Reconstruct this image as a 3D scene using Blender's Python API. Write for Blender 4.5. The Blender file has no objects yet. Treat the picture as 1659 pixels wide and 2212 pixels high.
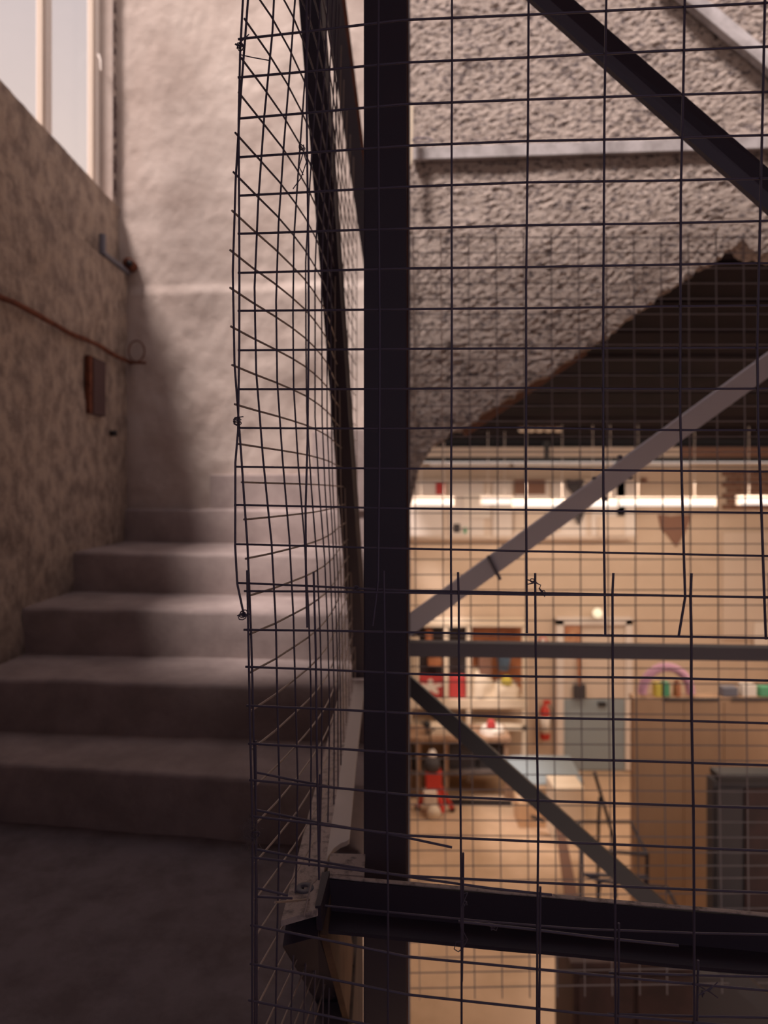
import bpy, bmesh, math, random
from mathutils import Vector, noise
random.seed(7)
SC = bpy.context.scene
COL = SC.collection
# ------------------------------------------------------------------ camera
F = 1500.0; CX = 829.5; HY = 1060.0; EYE = 1.05     # the landing is z = 0, the lens 1.05 m above it
cam = bpy.data.cameras.new('camera'); camo = bpy.data.objects.new('camera', cam); COL.objects.link(camo)
cam.sensor_fit = 'HORIZONTAL'; cam.sensor_width = 36; cam.lens = 36*F/1659
cam.shift_y = -(1106-HY)/1659
camo.location = (0, 0, EYE); camo.rotation_euler = (math.pi/2, 0, 0)
cam.clip_start = 0.05; cam.clip_end = 200
cam.dof.use_dof = True; cam.dof.focus_distance = 0.92; cam.dof.aperture_fstop = 4.6
SC.camera = camo
# ------------------------------------------------------------------ light and exposure
SC.view_settings.view_transform = 'Standard'; SC.view_settings.look = 'None'
SC.view_settings.exposure = 0.0; SC.view_settings.gamma = 1.0; SC.view_settings.use_curve_mapping = False
w = bpy.data.worlds.new('overcast_sky'); SC.world = w; w.use_nodes = True
nt = w.node_tree; bg = nt.nodes['Background']
tc = nt.nodes.new('ShaderNodeTexCoord'); sp = nt.nodes.new('ShaderNodeSeparateXYZ'); cr = nt.nodes.new('ShaderNodeValToRGB')
nt.links.new(tc.outputs['Generated'], sp.inputs[0]); nt.links.new(sp.outputs['Z'], cr.inputs[0]); nt.links.new(cr.outputs[0], bg.inputs[0])
cr.color_ramp.elements[0].position = 0.38; cr.color_ramp.elements[0].color = (0.86, 0.72, 0.66, 1)
cr.color_ramp.elements[1].position = 0.72; cr.color_ramp.elements[1].color = (0.56, 0.51, 0.56, 1)
bg.inputs[1].default_value = 1.0
def lamp(kind, name, loc, energy, color, rot=(0, 0, 0), **kw):
    l = bpy.data.lights.new(name, kind); l.energy = energy; l.color = color
    for k, v in kw.items(): setattr(l, k, v)
    o = bpy.data.objects.new(name, l); COL.objects.link(o); o.location = loc; o.rotation_euler = rot
    return o
sun = lamp('SUN', 'sun', (-3, -2, 8), 6.5, (1.0, 0.87, 0.81), angle=math.radians(13))
sun.rotation_euler = Vector((0.37, 0.40, -1.0)).to_track_quat('-Z', 'Y').to_euler()
HALLC = (1.0, 0.76, 0.58)
lamp('AREA', 'hall_ceiling_lamp', (2.4, 8.0, EYE+0.1), 74, HALLC, shape='RECTANGLE', size=4.5, size_y=0.5)
lamp('AREA', 'hall_ceiling_lamp', (2.4, 5.6, EYE+0.60), 33, HALLC, shape='RECTANGLE', size=4.0, size_y=0.15)
# two added fill lights with no real source, both out of view
o = lamp('AREA', 'partition_fill', (4.3, 4.7, EYE+0.35), 34, HALLC, shape='RECTANGLE', size=1.4, size_y=0.3)  # added fill that brightens the front of the plywood partition
o.rotation_euler = Vector((-0.25, 0.75, -1.0)).to_track_quat('-Z', 'Y').to_euler()
lamp('AREA', 'rear_fill', (0.3, -1.12, 1.35), 3.0, (.86, .76, .97), rot=(math.radians(90), 0, 0), shape='RECTANGLE', size=1.1, size_y=1.9)  # added fill behind the lens, lifts the blacks of the near steel

# ------------------------------------------------------------------ helpers
def P(px, py, Y):
    return Vector(((px-CX)/F*Y, Y, EYE+(HY-py)/F*Y))
def mat(name, col, rough=0.8, metal=0.0, bump=None, var=None, emit=None, stretch=(1, 1, 1), spec=.5):
    m = bpy.data.materials.new(name); m.use_nodes = True
    n = m.node_tree.nodes; L = m.node_tree.links; b = n['Principled BSDF']
    b.inputs['Base Color'].default_value = (*col, 1); b.inputs['Roughness'].default_value = rough
    b.inputs['Metallic'].default_value = metal; b.inputs['Specular IOR Level'].default_value = spec if rough < .89 else .15
    if emit:
        b.inputs['Emission Color'].default_value = (*emit[0], 1); b.inputs['Emission Strength'].default_value = emit[1]
    if bump or var:
        t = n.new('ShaderNodeTexCoord'); mp = n.new('ShaderNodeMapping'); mp.inputs['Scale'].default_value = stretch
        L.new(t.outputs['Object'], mp.inputs[0])
    if bump:                       # list of (scale, strength, distance)
        prev = None
        for sc, st, di in bump:
            x = n.new('ShaderNodeTexNoise'); x.inputs['Scale'].default_value = sc; x.inputs['Detail'].default_value = 6
            x.inputs['Roughness'].default_value = 0.6
            L.new(mp.outputs[0], x.inputs[0])
            u = n.new('ShaderNodeBump'); u.inputs['Strength'].default_value = st; u.inputs['Distance'].default_value = di
            L.new(x.outputs[0], u.inputs['Height'])
            if prev: L.new(prev.outputs[0], u.inputs['Normal'])
            prev = u
        L.new(prev.outputs[0], b.inputs['Normal'])
    if var:                        # (scale, darker colour, low, high)
        x = n.new('ShaderNodeTexNoise'); x.inputs['Scale'].default_value = var[0]; x.inputs['Detail'].default_value = 7
        x.inputs['Roughness'].default_value = 0.65
        L.new(mp.outputs[0], x.inputs[0])
        r = n.new('ShaderNodeValToRGB'); r.color_ramp.elements[0].position = var[2]; r.color_ramp.elements[1].position = var[3]
        r.color_ramp.elements[0].color = (*var[1], 1); r.color_ramp.elements[1].color = (*col, 1)
        L.new(x.outputs[0], r.inputs[0]); L.new(r.outputs[0], b.inputs['Base Color'])
    return m
M = {
 'plaster': mat('plaster', (.58, .495, .45), .92, bump=[(24, .5, .008), (80, .5, .003)], var=(2.2, (.47, .385, .345), .35, .62)),
 'rough': mat('rough_render', (.52, .43, .385), .95, bump=[(55, .9, .010), (130, .8, .005)], var=(30, (.13, .105, .11), .38, .49), stretch=(1, 1, 1.7)),
 'leftwall': mat('stained_render', (.46, .365, .30), .95, bump=[(26, .7, .010), (90, .7, .005)], var=(13, (.25, .195, .17), .38, .58), stretch=(1, 1, .8)),
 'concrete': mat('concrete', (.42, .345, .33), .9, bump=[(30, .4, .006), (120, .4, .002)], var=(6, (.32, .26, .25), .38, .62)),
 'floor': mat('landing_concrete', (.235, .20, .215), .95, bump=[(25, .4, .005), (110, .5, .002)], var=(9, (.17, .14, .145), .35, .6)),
 'steel': mat('dark_painted_steel', (.062, .050, .070), .55, .0, bump=[(160, .15, .001)]),
 'steelgrey': mat('grey_painted_steel', (.155, .152, .19), .55, 0, bump=[(90, .2, .001)]),
 'farwire': mat('grey_wire', (.25, .23, .255), .6),
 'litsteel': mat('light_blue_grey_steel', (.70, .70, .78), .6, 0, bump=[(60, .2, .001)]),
 'palesteel': mat('pale_grey_steel', (.52, .48, .49), .6, 0, bump=[(60, .2, .001)], var=(8, (.28, .25, .25), .35, .6)),
 'wire': mat('mesh_wire', (.15, .128, .18), .42, .2),
 'pale_lit': mat('pale_lit_wire', (.55, .46, .40), .5, .2),  # paler wire copy: light on the side and far wires is in the colour
 'dust': mat('dusty_steel', (.70, .60, .55), .95, bump=[(140, .8, .004), (420, .6, .002)], var=(60, (.24, .20, .19), .30, .50)),
 'rust': mat('rust', (.20, .075, .045), .9, bump=[(60, .5, .003)], var=(20, (.10, .035, .025), .35, .6)),
 'slot': mat('brown_paint', (.085, .045, .045), .8),
 'wood': mat('raw_timber', (.40, .25, .16), .8, bump=[(30, .4, .002)], var=(9, (.28, .16, .10), .35, .6), stretch=(1, 1, .1)),
 'brownwood': mat('aged_timber', (.20, .125, .085), .85, bump=[(30, .4, .002)], var=(9, (.13, .08, .055), .35, .6), stretch=(1, 1, .1)),
 'board': mat('form_board', (.15, .11, .095), .85, bump=[(40, .5, .002)], var=(18, (.08, .06, .055), .35, .6), stretch=(1, 1, .12)),
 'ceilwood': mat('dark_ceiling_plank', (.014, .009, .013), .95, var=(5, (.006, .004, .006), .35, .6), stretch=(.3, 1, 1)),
 'hallwall': mat('hall_paint', (.70, .56, .44), .85, var=(1.2, (.64, .50, .38), .35, .65)),
 'hallfloor': mat('hall_screed', (.66, .46, .31), .7, bump=[(6, .1, .004)], var=(1.6, (.52, .35, .22), .35, .62)),
 'ply': mat('plywood', (.50, .32, .20), .8, var=(1.5, (.42, .26, .16), .35, .65), stretch=(1, 1, .3)),
 'white': mat('white_paint', (.80, .72, .66), .7), 'paper': mat('paper', (.86, .78, .70), .8),
 'palepanel': mat('pale_panel', (.72, .60, .50), .75),
 'greydark': mat('dark_grey_laminate', (.055, .048, .054), .7), 'black': mat('black_plastic', (.02, .018, .022), .5),
 'blacksteel': mat('black_tube', (.025, .022, .035), .45),
 'red': mat('red_paint', (.60, .045, .03), .45), 'redcloth': mat('red_cloth', (.55, .06, .06), .8),
 'blue': mat('blue_grey_panel', (.30, .36, .40), .7), 'bluebucket': mat('blue_plastic', (.12, .22, .36), .5),
 'orangewood': mat('orange_wood', (.50, .20, .09), .6, var=(6, (.36, .13, .06), .35, .6)),
 'darkwood': mat('dark_wood', (.055, .026, .026), .7, var=(6, (.03, .015, .016), .35, .6)),
 'cloth': mat('cream_cloth', (.80, .68, .54), .9), 'yellow': mat('yellow_cloth', (.70, .58, .10), .8),
 'green': mat('green_plastic', (.10, .38, .20), .5), 'purple': mat('purple_foam', (.62, .34, .46), .7),
 'card': mat('cardboard', (.60, .38, .22), .85), 'brown': mat('brown_panel', (.25, .13, .09), .7),
 'hose': mat('black_rubber', (.03, .03, .03), .6), 'picture': mat('framed_print', (.42, .16, .08), .6, var=(9, (.60, .36, .22), .4, .6)),
 'tube': mat('lit_tube', (.3, .3, .3), .5, emit=((1.0, .86, .76), .95)),
 'bulb': mat('lit_bulb', (.3, .3, .3), .5, emit=((1.0, .84, .55), 1.0)),
 'lint': mat('lint', (.30, .25, .25), 1),
}
def glass_mat():
    m = bpy.data.materials.new('window_glass'); m.use_nodes = True; n = m.node_tree.nodes; L = m.node_tree.links
    n.remove(n['Principled BSDF']); t = n.new('ShaderNodeBsdfTransparent'); t.inputs[0].default_value = (.97, .96, .96, 1)
    g = n.new('ShaderNodeBsdfGlossy'); g.inputs['Roughness'].default_value = .05
    mx = n.new('ShaderNodeMixShader'); mx.inputs[0].default_value = .05
    L.new(t.outputs[0], mx.inputs[1]); L.new(g.outputs[0], mx.inputs[2]); L.new(mx.outputs[0], n['Material Output'].inputs[0]); return m
M['glass'] = glass_mat()

def tag(o, label=None, cat=None, group=None, kind=None):
    if label: o['label'] = label
    if cat: o['category'] = cat
    if group: o['group'] = group
    if kind: o['kind'] = kind
    return o
def empty(name, loc, label=None, cat=None, group=None, kind=None):
    o = bpy.data.objects.new(name, None); COL.objects.link(o); o.location = loc; o.empty_display_size = .05
    return tag(o, label, cat, group, kind)
class MB:
    """collects shapes in world coordinates and links them as one mesh object"""
    def __init__(s): s.v = []; s.f = []; s.sm = []
    def add(s, vs, fs, smooth=False):
        k = len(s.v); s.v += [tuple(v) for v in vs]; s.f += [tuple(i+k for i in f) for f in fs]; s.sm += [smooth]*len(fs); return s
    def hexa(s, p):   # 8 points: bottom 4 then top 4
        return s.add(p, [(3, 2, 1, 0), (4, 5, 6, 7), (0, 1, 5, 4), (1, 2, 6, 5), (2, 3, 7, 6), (3, 0, 4, 7)])
    def box(s, x0, x1, y0, y1, z0, z1, sk=0.0):   # sk: y shift per metre of x (skewed to the frame's direction)
        xs = [(x0, y0), (x1, y0), (x1, y1), (x0, y1)]
        return s.hexa([(x, y+sk*x, z) for z in (z0, z1) for x, y in xs])
    def bar(s, a, b, w, h, up=(0, 0, 1)):
        a = Vector(a); b = Vector(b); d = (b-a).normalized(); r = d.cross(Vector(up)).normalized(); u = r.cross(d).normalized()
        q = []
        for c in (a, b):
            q += [c - r*w/2 - u*h/2, c + r*w/2 - u*h/2, c + r*w/2 + u*h/2, c - r*w/2 + u*h/2]
        return s.add(q, [(0, 1, 2, 3), (7, 6, 5, 4), (0, 4, 5, 1), (1, 5, 6, 2), (2, 6, 7, 3), (3, 7, 4, 0)])
    def tube(s, pts, r, n=6, cap=True):
        pts = [Vector(p) for p in pts]; m = len(pts); k = []; 
        rs = r if isinstance(r, (list, tuple)) else [r]*m
        prev = None; vs = []
        for i, p in enumerate(pts):
            d = (pts[min(i+1, m-1)]-pts[max(i-1, 0)]).normalized()
            if prev is None:
                a = Vector((0, 0, 1)) if abs(d.z) < .9 else Vector((1, 0, 0)); u = d.cross(a).normalized()
            else:
                u = (prev - d*prev.dot(d)); u = u.normalized() if u.length > 1e-6 else d.orthogonal().normalized()
            prev = u; v = d.cross(u)
            vs += [p + (u*math.cos(2*math.pi*j/n)+v*math.sin(2*math.pi*j/n))*rs[i] for j in range(n)]
        fs = [(i*n+j, i*n+(j+1) % n, (i+1)*n+(j+1) % n, (i+1)*n+j) for i in range(m-1) for j in range(n)]
        s.add(vs, fs, True)
        if cap: s.add(vs[:n], [tuple(range(n-1, -1, -1))]); s.add(vs[-n:], [tuple(range(n))])
        return s
    def lathe(s, c, prof, n=20, ax='z'):   # prof: (radius, height)
        vs = []
        for r, h in prof:
            for j in range(n):
                a = 2*math.pi*j/n; x, y = r*math.cos(a), r*math.sin(a)
                vs.append((c[0]+x, c[1]+y, c[2]+h) if ax == 'z' else ((c[0]+x, c[1]+h, c[2]+y) if ax == 'y' else (c[0]+h, c[1]+x, c[2]+y)))
        m = len(prof)
        fs = [(i*n+j, i*n+(j+1) % n, (i+1)*n+(j+1) % n, (i+1)*n+j) for i in range(m-1) for j in range(n)]
        return s.add(vs, fs+[tuple(range(n-1, -1, -1)), tuple((m-1)*n+j for j in range(n))], True)
    def grid(s, rows, smooth=True):        # rows of points
        n = len(rows[0]); m = len(rows); vs = [p for r in rows for p in r]
        return s.add(vs, [(i*n+j, i*n+j+1, (i+1)*n+j+1, (i+1)*n+j) for i in range(m-1) for j in range(n-1)], smooth)
    def build(s, name, m, parent=None, bevel=0, fix=True, **kw):
        me = bpy.data.meshes.new(name); 
        if parent is not None: off = parent_loc(parent)
        elif s.v:
            xs = [v[0] for v in s.v]; ys = [v[1] for v in s.v]; zs = [v[2] for v in s.v]
            off = Vector(((min(xs)+max(xs))/2, (min(ys)+max(ys))/2, min(zs)))
        me.from_pydata([Vector(v)-off for v in s.v], [], s.f); me.update()
        for p, q in zip(me.polygons, s.sm): p.use_smooth = q
        if fix:
            b = bmesh.new(); b.from_mesh(me); bmesh.ops.recalc_face_normals(b, faces=b.faces); b.to_mesh(me); b.free()
        me.materials.append(M[m]); o = bpy.data.objects.new(name, me); COL.objects.link(o)
        if parent is not None: o.parent = parent
        else: o.location = off
        if bevel:
            d = o.modifiers.new('edge', 'BEVEL'); d.width = bevel; d.segments = 2; d.limit_method = 'ANGLE'
        return tag(o, **kw)
def parent_loc(p):
    v = p.location.copy()
    return v if p.parent is None else v + parent_loc(p.parent)
def nz(x, y, z, o=4): return noise.fractal(Vector((x, y, z)), 1.0, 2.0, o)
SK = -0.10                                  # the steel frame and the far wall are turned about 6 degrees
def fp(poly, t):                            # piecewise linear
    if t <= poly[0][0]: return poly[0][1]
    for (a, b), (c, d) in zip(poly, poly[1:]):
        if t <= c: return b+(d-b)*(t-a)/(c-a)
    return poly[-1][1]

# ================================================================== STRUCTURE
WX = -1.50                                   # face of the left wall
def ywall(x): return 4.02 + SK*(x+1.5)*0.9    # face of the plastered back wall
# back wall: plaster with soft undulation, a small ledge at y=622 px
ZL = EYE+(HY-622)/F*4.0
rows = []
for i in range(190):
    z = -0.4 + i*(5.0/189)
    r = []
    for j in range(110):
        x = -1.60 + j*(1.65/109)
        amp = .007 if z > ZL else .013
        y = ywall(x) - amp*nz(x*3.6+5, z*3.6, 1, 5) - .0045*nz(x*17, z*17, 3, 3) - (0 if z > ZL else .018)
        r.append((x, y, z))
    rows.append(r)
b = MB().grid(rows)
b.build('wall_back', 'plaster', kind='structure')
MB().box(-1.62, .05, 4.16, 4.4, -.4, 4.6, SK*.9).build('trim_1', 'plaster', kind='structure')
MB().box(.051, 1.6, 4.0, 4.2, EYE+1.47, 4.6, SK*.9).build('trim_6', 'plaster', kind='structure')
# left wall: lower proud part, upper part, parapet top at z=1.65 above the lens
ZP = EYE+1.64; ZE = EYE+1.235
def wall_grid(x0, z0, z1, amp, y0=-1.2, y1=4.1):
    rows = []
    for i in range(int((z1-z0)/.022)+2):
        z = min(z0+i*.022, z1); r = []
        for j in range(190):
            y = y0+j*(y1-y0)/189
            r.append((x0+amp*nz(y*3, z*3, 9, 5)+.005*nz(y*13, z*13, 2, 3), y, z))
        rows.append(r)
    return rows
b = MB()
lo = wall_grid(WX+.02, -.25, ZE, .014); up = wall_grid(WX-.035, ZE+.004, ZP, .011)
b.grid(lo); b.grid([lo[-1], up[0]], False); b.grid(up)
b.grid([up[-1], [(WX-.30, p[1], ZP+.01) for p in up[-1]]], False)
b.grid([[(WX-.30, -1.2, -.25), (WX-.30, 4.1, -.25)], [(WX-.30, -1.2, ZP+.01), (WX-.30, 4.1, ZP+.01)]], False)
b.build('wall_left', 'leftwall', kind='structure')
# window above the left wall
win = empty('window_1', (WX-.16, 3.0, ZP), kind='structure')
XW = WX-.15
for Yv, wd, nm in ((3.945, .035, 'window_frame'), (3.37, .04, 'mullion'), (2.3, .04, 'mullion'), (2.0-.9, .05, 'window_frame')):
    MB().box(XW-.03, XW+.03, Yv-wd/2, Yv+wd/2, ZP+.011, 4.9).build(nm, 'white', win, bevel=.004)
    MB().box(XW-.012, XW+.012, Yv-wd/2-.022, Yv+wd/2+(.022 if Yv < 3.9 else 0), ZP+.03, 4.9).build('bead', 'palepanel', win)
MB().box(XW-.003, XW+.003, 1.12, 3.90, ZP+.011, 4.85).build('pane', 'glass', win)
MB().tube([P(213, 118, 3.92), P(217, 130, 3.9), P(218, 152, 3.9)], .006).build('window_handle', 'white', win)
MB().box(WX-.168, WX-.05, 3.965, 4.14, ZP, 4.6).build('window_jamb', 'plaster', win)
# near left wall above the parapet, ceiling above the camera, wall behind, right wall of the well
MB().box(WX-.3, WX, -1.2, 1.1, ZP, 2.9).build('trim_2', 'plaster', kind='structure')
MB().box(-1.8, 3.2, -1.2, 1.75, 2.55, 2.7).build('ceiling', 'plaster', kind='structure')
MB().box(-1.35, 3.2, -1.2, 2.36, 3.70, 3.85).build('ceiling_shade_slab', 'plaster', kind='structure')  # unseen slab added to shade the rough wall and the landing
MB().box(-1.8, 3.2, -1.35, -1.2, -.2, 2.7).build('wall_near', 'plaster', kind='structure')
MB().box(2.75, 2.9, -1.2, 3.0, -2.78, 3.6).build('wall_right', 'plaster', kind='structure')
# landing slab: L shaped
b = MB(); XE = -.075
def slab(x0, x1, y0, y1):
    n, m = max(2, int((x1-x0)/.03)), max(2, int((y1-y0)/.03))
    b.grid([[(x0+(x1-x0)*j/n, y0+(y1-y0)*i/m, .004*nz((x0+(x1-x0)*j/n)*4, (y0+(y1-y0)*i/m)*4, 0)) for j in range(n+1)] for i in range(m+1)])
slab(-1.5, XE, .74, 2.25); slab(-1.5, 2.75, -1.2, .74)
b.box(-1.5, XE, .74, 2.25, -.25, -.012); b.box(-1.5, 2.75, -1.2, .74, -.25, -.012)
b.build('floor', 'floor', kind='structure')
MB().box(-.18, XE+.003, 1.12, 2.14, -2.78, -.26).build('wall_void', 'board', kind='structure')
for k in range(5):
    MB().box(XE, XE+.012, 1.16+k*.196, 1.35+k*.196, -2.6, -.01).build('formwork_board', 'board', bpy.data.objects['wall_void'], bevel=.002)
# ---- staircase: risers at these depths (at x=-0.75), slightly skewed winders
st = empty('staircase', (-.75, 2.13, 0), kind='structure')
R = .19
ris = [(2.13, -.16, -1.5), (2.43, -.09, -1.5), (2.79, -.09, -1.5), (3.20, -.16, -1.5), (3.80, -.22, -1.5)]
def step(y_at, sk, x0, k, x1=-.005, yend=4.3):
    top = R*k; xm = -.75; n = 46; bb = MB(); fr = []; 
    def yy(x): return y_at+sk*(x-xm)
    xs = [x0+(x1-x0)*i/n for i in range(n+1)]
    ys = [yy(x)+.006*nz(x*6, k*3.1, 0) for x in xs]
    ed = [top+.006*nz(x*5, 7, k*2.2)-.003 for x in xs]
    zb = top-R-.02
    bb.grid([[(x, y+.004*nz(x*9, 0, k), zb) for x, y in zip(xs, ys)],
             [(x, y+.010*nz(x*4, .5, k), zb+R*.5) for x, y in zip(xs, ys)],
             [(x, y, e-.016) for x, y, e in zip(xs, ys, ed)],
             [(x, y+.005, e-.004) for x, y, e in zip(xs, ys, ed)],
             [(x, y+.018, e) for x, y, e in zip(xs, ys, ed)],
             [(x, y+.20, top+.005*nz(x*5, 4, k)) for x, y in zip(xs, ys)],
             [(x, yend+.35*sk*(x-xm), top) for x in xs]])
    bb.add([(x1, ys[-1], zb), (x1, yend, zb), (x1, yend, top), (x1, ys[-1], top-.02)], [(0, 1, 2, 3)])
    bb.build('step', 'concrete', st)
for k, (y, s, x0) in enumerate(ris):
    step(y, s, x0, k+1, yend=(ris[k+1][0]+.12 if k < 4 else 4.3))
# the two winders that turn to the right
def block(pts, z0, z1, name='step', m='concrete', parent=st):
    n = len(pts); v = [(x, y, z0) for x, y in pts]+[(x, y, z1) for x, y in pts]
    f = [tuple(range(n-1, -1, -1)), tuple(range(n, 2*n))]+[(i, (i+1) % n, n+(i+1) % n, n+i) for i in range(n)]
    return MB().add(v, f).build(name, m, parent, bevel=.006)
block([(-.985, 3.92), (-.005, 3.70), (-.005, 4.2), (-.93, 4.3)], R*5-.01, R*6)
block([(-.395, 3.80), (-.20, 3.66), (-.005, 3.62), (-.005, 4.2), (-.40, 4.2)], R*5-.01, EYE+.345*1.0-.02)
# stringer wall closing the stair on the void side
MB().hexa([(0, 2.14, -2.78), (.055, 2.14, -2.78), (.055, 9.5, -2.78), (0, 9.5, -2.78), (0, 2.14, .19), (.055, 2.14, .19), (.055, 9.5, 1.3), (0, 9.5, 1.3)]).build('wall_stringer', 'concrete', kind='structure')
# ---- rough wall over the void with the ragged stair soffit edge
YR = 3.20
low = [(840, 1120), (884, 1112), (895, 1060), (905, 1010), (935, 966), (1000, 928), (1100, 862), (1200, 800), (1310, 728), (1400, 660), (1500, 590), (1560, 552), (1604, 522), (1625, 545), (1800, 560), (2200, 560)]
b = MB(); rows = []; NC, NR = 420, 420
for i in range(NR):
    r = []; t = (i/(NR-1))**1.0
    for j in range(NC):
        x = .02 + j*(2.75-.02)/(NC-1); Y = YR+SK*.8*x
        px = CX+F*x/Y; pb = fp(low, px)+9*nz(x*14, 3, 1, 3)+9*nz(x*55, 1, 8, 2)
        zb = EYE+(HY-pb)/F*Y; z = zb+(3.9-zb)*t
        rel = .008*nz(x*5, z*5, 4, 3)+.0058*nz((x+z*.5)*34, (z-x*.3)*56, 5, 4)
        r.append((x, Y-rel+(.0 if i else .012), z))
    rows.append(r)
b.grid(rows); back = [(p[0], p[1]+.13, p[2]+.015) for p in rows[0]]
b.grid([back, rows[0]], False); b.grid([[(p[0], p[1]+.12, p[2]) for p in rows[-1]], back], False)
b.build('wall_rough', 'rough', kind='structure')
# ---- hall below: floor, walls, sloping plank ceiling
HZ = EYE-3.83
MB().box(-3, 8, -2, 9.8, HZ-.1, HZ).build('floor_hall', 'hallfloor', kind='structure')
MB().box(-1, 8, 9.55, 9.75, HZ, EYE+.385).build('wall_hall', 'hallwall', kind='structure')
MB().box(6.4, 6.6, 2.6, 9.6, HZ, EYE+1.45).build('wall_hallside', 'hallwall', kind='structure')
ce = empty('ceiling_hall', (3, 6.5, EYE+1), kind='structure')
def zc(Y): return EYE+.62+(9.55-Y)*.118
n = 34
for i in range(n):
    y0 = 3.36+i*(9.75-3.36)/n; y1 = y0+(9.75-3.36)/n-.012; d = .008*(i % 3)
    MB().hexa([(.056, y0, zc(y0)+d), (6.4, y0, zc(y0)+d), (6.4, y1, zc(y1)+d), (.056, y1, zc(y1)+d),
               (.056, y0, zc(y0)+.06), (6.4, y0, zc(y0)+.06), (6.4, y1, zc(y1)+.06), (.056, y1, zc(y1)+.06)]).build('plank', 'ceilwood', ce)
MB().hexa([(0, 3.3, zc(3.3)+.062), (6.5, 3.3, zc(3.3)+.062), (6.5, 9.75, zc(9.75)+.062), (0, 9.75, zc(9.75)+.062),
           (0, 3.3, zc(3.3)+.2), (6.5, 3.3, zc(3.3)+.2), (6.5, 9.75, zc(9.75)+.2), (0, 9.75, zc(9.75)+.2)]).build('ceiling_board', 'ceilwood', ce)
# edge board along the soffit
MB().bar(P(1000, 935, 3.42), P(1262, 757, 3.42), .02, .05).build('trim_3', 'brown', kind='structure')
def hb(name, m, x0, y0, x1, y1, Y, d=.1, parent=None, bevel=0, **kw):
    a = P(x0, y1, Y); c = P(x1, y0, Y)
    return MB().box(a.x, c.x, Y, Y+d, a.z, c.z).build(name, m, parent, bevel, **kw)
# roof beam, its dark lower rail
t = empty('hall_beam', P(1270, 990, 9.2), 'long cream beam with a dark lower rail across the far end of the hall', 'beam')
hb('beam_panel', 'palepanel', 860, 966, 1176, 988, 9.2, .12, t); hb('beam_panel', 'palepanel', 1187, 966, 1470, 988, 9.2, .12, t)
hb('beam_panel', 'brown', 1470, 966, 1900, 988, 9.2, .12, t); hb('lower_rail', 'black', 860, 988, 1900, 997, 9.19, .12, t)
hb('hanger', 'black', 1176, 952, 1187, 988, 9.19, .1, t)

# ================================================================== STEEL FRAME
fr = empty('cage_frame', (0, 1.14, HZ), 'dark welded steel frame of posts, rails and diagonal braces around the void', 'frame')
# near post: box section with a thin gap line
MB().box(-.0325, .0365, 1.113, 1.165, HZ, 2.70).build('post', 'steel', fr, bevel=.002)
MB().box(.0366, .0385, 1.117, 1.163, HZ, 2.5).build('post_edge', 'rust', fr)
# far post behind it
MB().box(.012, .088, 2.32, 2.39, HZ, 3.2).build('post', 'steelgrey', fr, bevel=.003)
# near beam: an angle, web and lower flange
zt = EYE-.585
def sk(x, y0, y1): return y0+(y1-y0)*(x+.083)/(.62+.083)
def beam(name, m, ya0, ya1, yb0, yb1, z0, z1, xl=-.083, xr=1.15):
    n = 24; v = []; f = []
    for i in range(n+1):
        x = xl+(xr-xl)*i/n; e = .0012*nz(x*30, 0, z0*9, 3)
        a = sk(x, ya0, yb0)+.0; c = sk(x, ya1, yb1)
        v += [(x, a, z0+e), (x, c, z0+e), (x, c, z1+e*.7), (x, a, z1+e*.7)]
    for i in range(n):
        k = i*4
        f += [(k+j, k+(j+1) % 4, k+4+(j+1) % 4, k+4+j) for j in range(4)]
    f += [(0, 1, 2, 3), (4*n+3, 4*n+2, 4*n+1, 4*n)]
    return MB().add(v, f).build(name, m, fr)
beam('beam_web', 'steel', 1.045, 1.053, .935, .943, zt-.050, zt)
beam('beam_flange', 'steel', .999, 1.045, .892, .936, zt-.052, zt-.047)
beam('beam_dust', 'dust', 1.0448, 1.0532, .9348, .9432, zt+.0015, zt+.003)
# side beam: two dusty strips, near end node with washer
MB().hexa([(-.140, .945, zt-.008), (-.092, .965, zt-.006), (-.089, 2.13, zt-.006), (-.127, 2.13, zt-.008),
           (-.140, .945, zt), (-.092, .965, zt+.003), (-.089, 2.13, zt+.003), (-.127, 2.13, zt)]).build('side_flange', 'dust', fr)
# right strip has a torn, scooped edge
a = []; 
edge = [(1.08, -.091), (1.11, -.089), (1.135, -.082), (1.15, -.072), (1.158, -.062), (1.165, -.058), (1.5, -.060), (1.9, -.058), (2.13, -.058)]
top = [(-.0915, y, zt+.003) for y, x in edge]; rt = [(x, y, zt+.001) for y, x in edge]
MB().grid([top, rt]).grid([rt, [(p[0], p[1], p[2]-.008) for p in rt]]).build('side_strip', 'white', fr, fix=False)  # white colour stands in for the light falling on this strip
MB().box(-.092, -.0885, 1.0, 2.12, zt-.045, zt-.007).build('side_web', 'steel', fr)
# gusset that ties the side beam to the near beam behind the corner
MB().hexa([(-.086, 1.055, zt-.004), (-.03, 1.05, zt-.004), (-.03, 1.112, zt-.004), (-.086, 1.115, zt-.004),
           (-.086, 1.055, zt+.003), (-.03, 1.05, zt+.003), (-.03, 1.112, zt+.003), (-.086, 1.115, zt+.003)]).build('gusset', 'dust', fr)
MB().hexa([(-.094, .972, zt-.03), (-.086, .970, zt-.03), (-.080, 1.05, zt-.02), (-.092, 1.05, zt-.02),
           (-.096, .968, zt+.006), (-.088, .966, zt+.008), (-.082, 1.05, zt+.010), (-.094, 1.05, zt+.008)]).build('weld', 'steel', fr)
c = P(658, 1925, 1.018)
MB().lathe((c.x, c.y, zt), [(.0135, 0), (.0135, .003), (.0125, .004), (.0055, .004), (.0050, .0012)], 24).build('washer', 'steelgrey', fr); MB().lathe((c.x, c.y, zt), [(.0048, .0013), (.0048, .0014)], 16).build('bolt_hole', 'black', fr)
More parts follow.
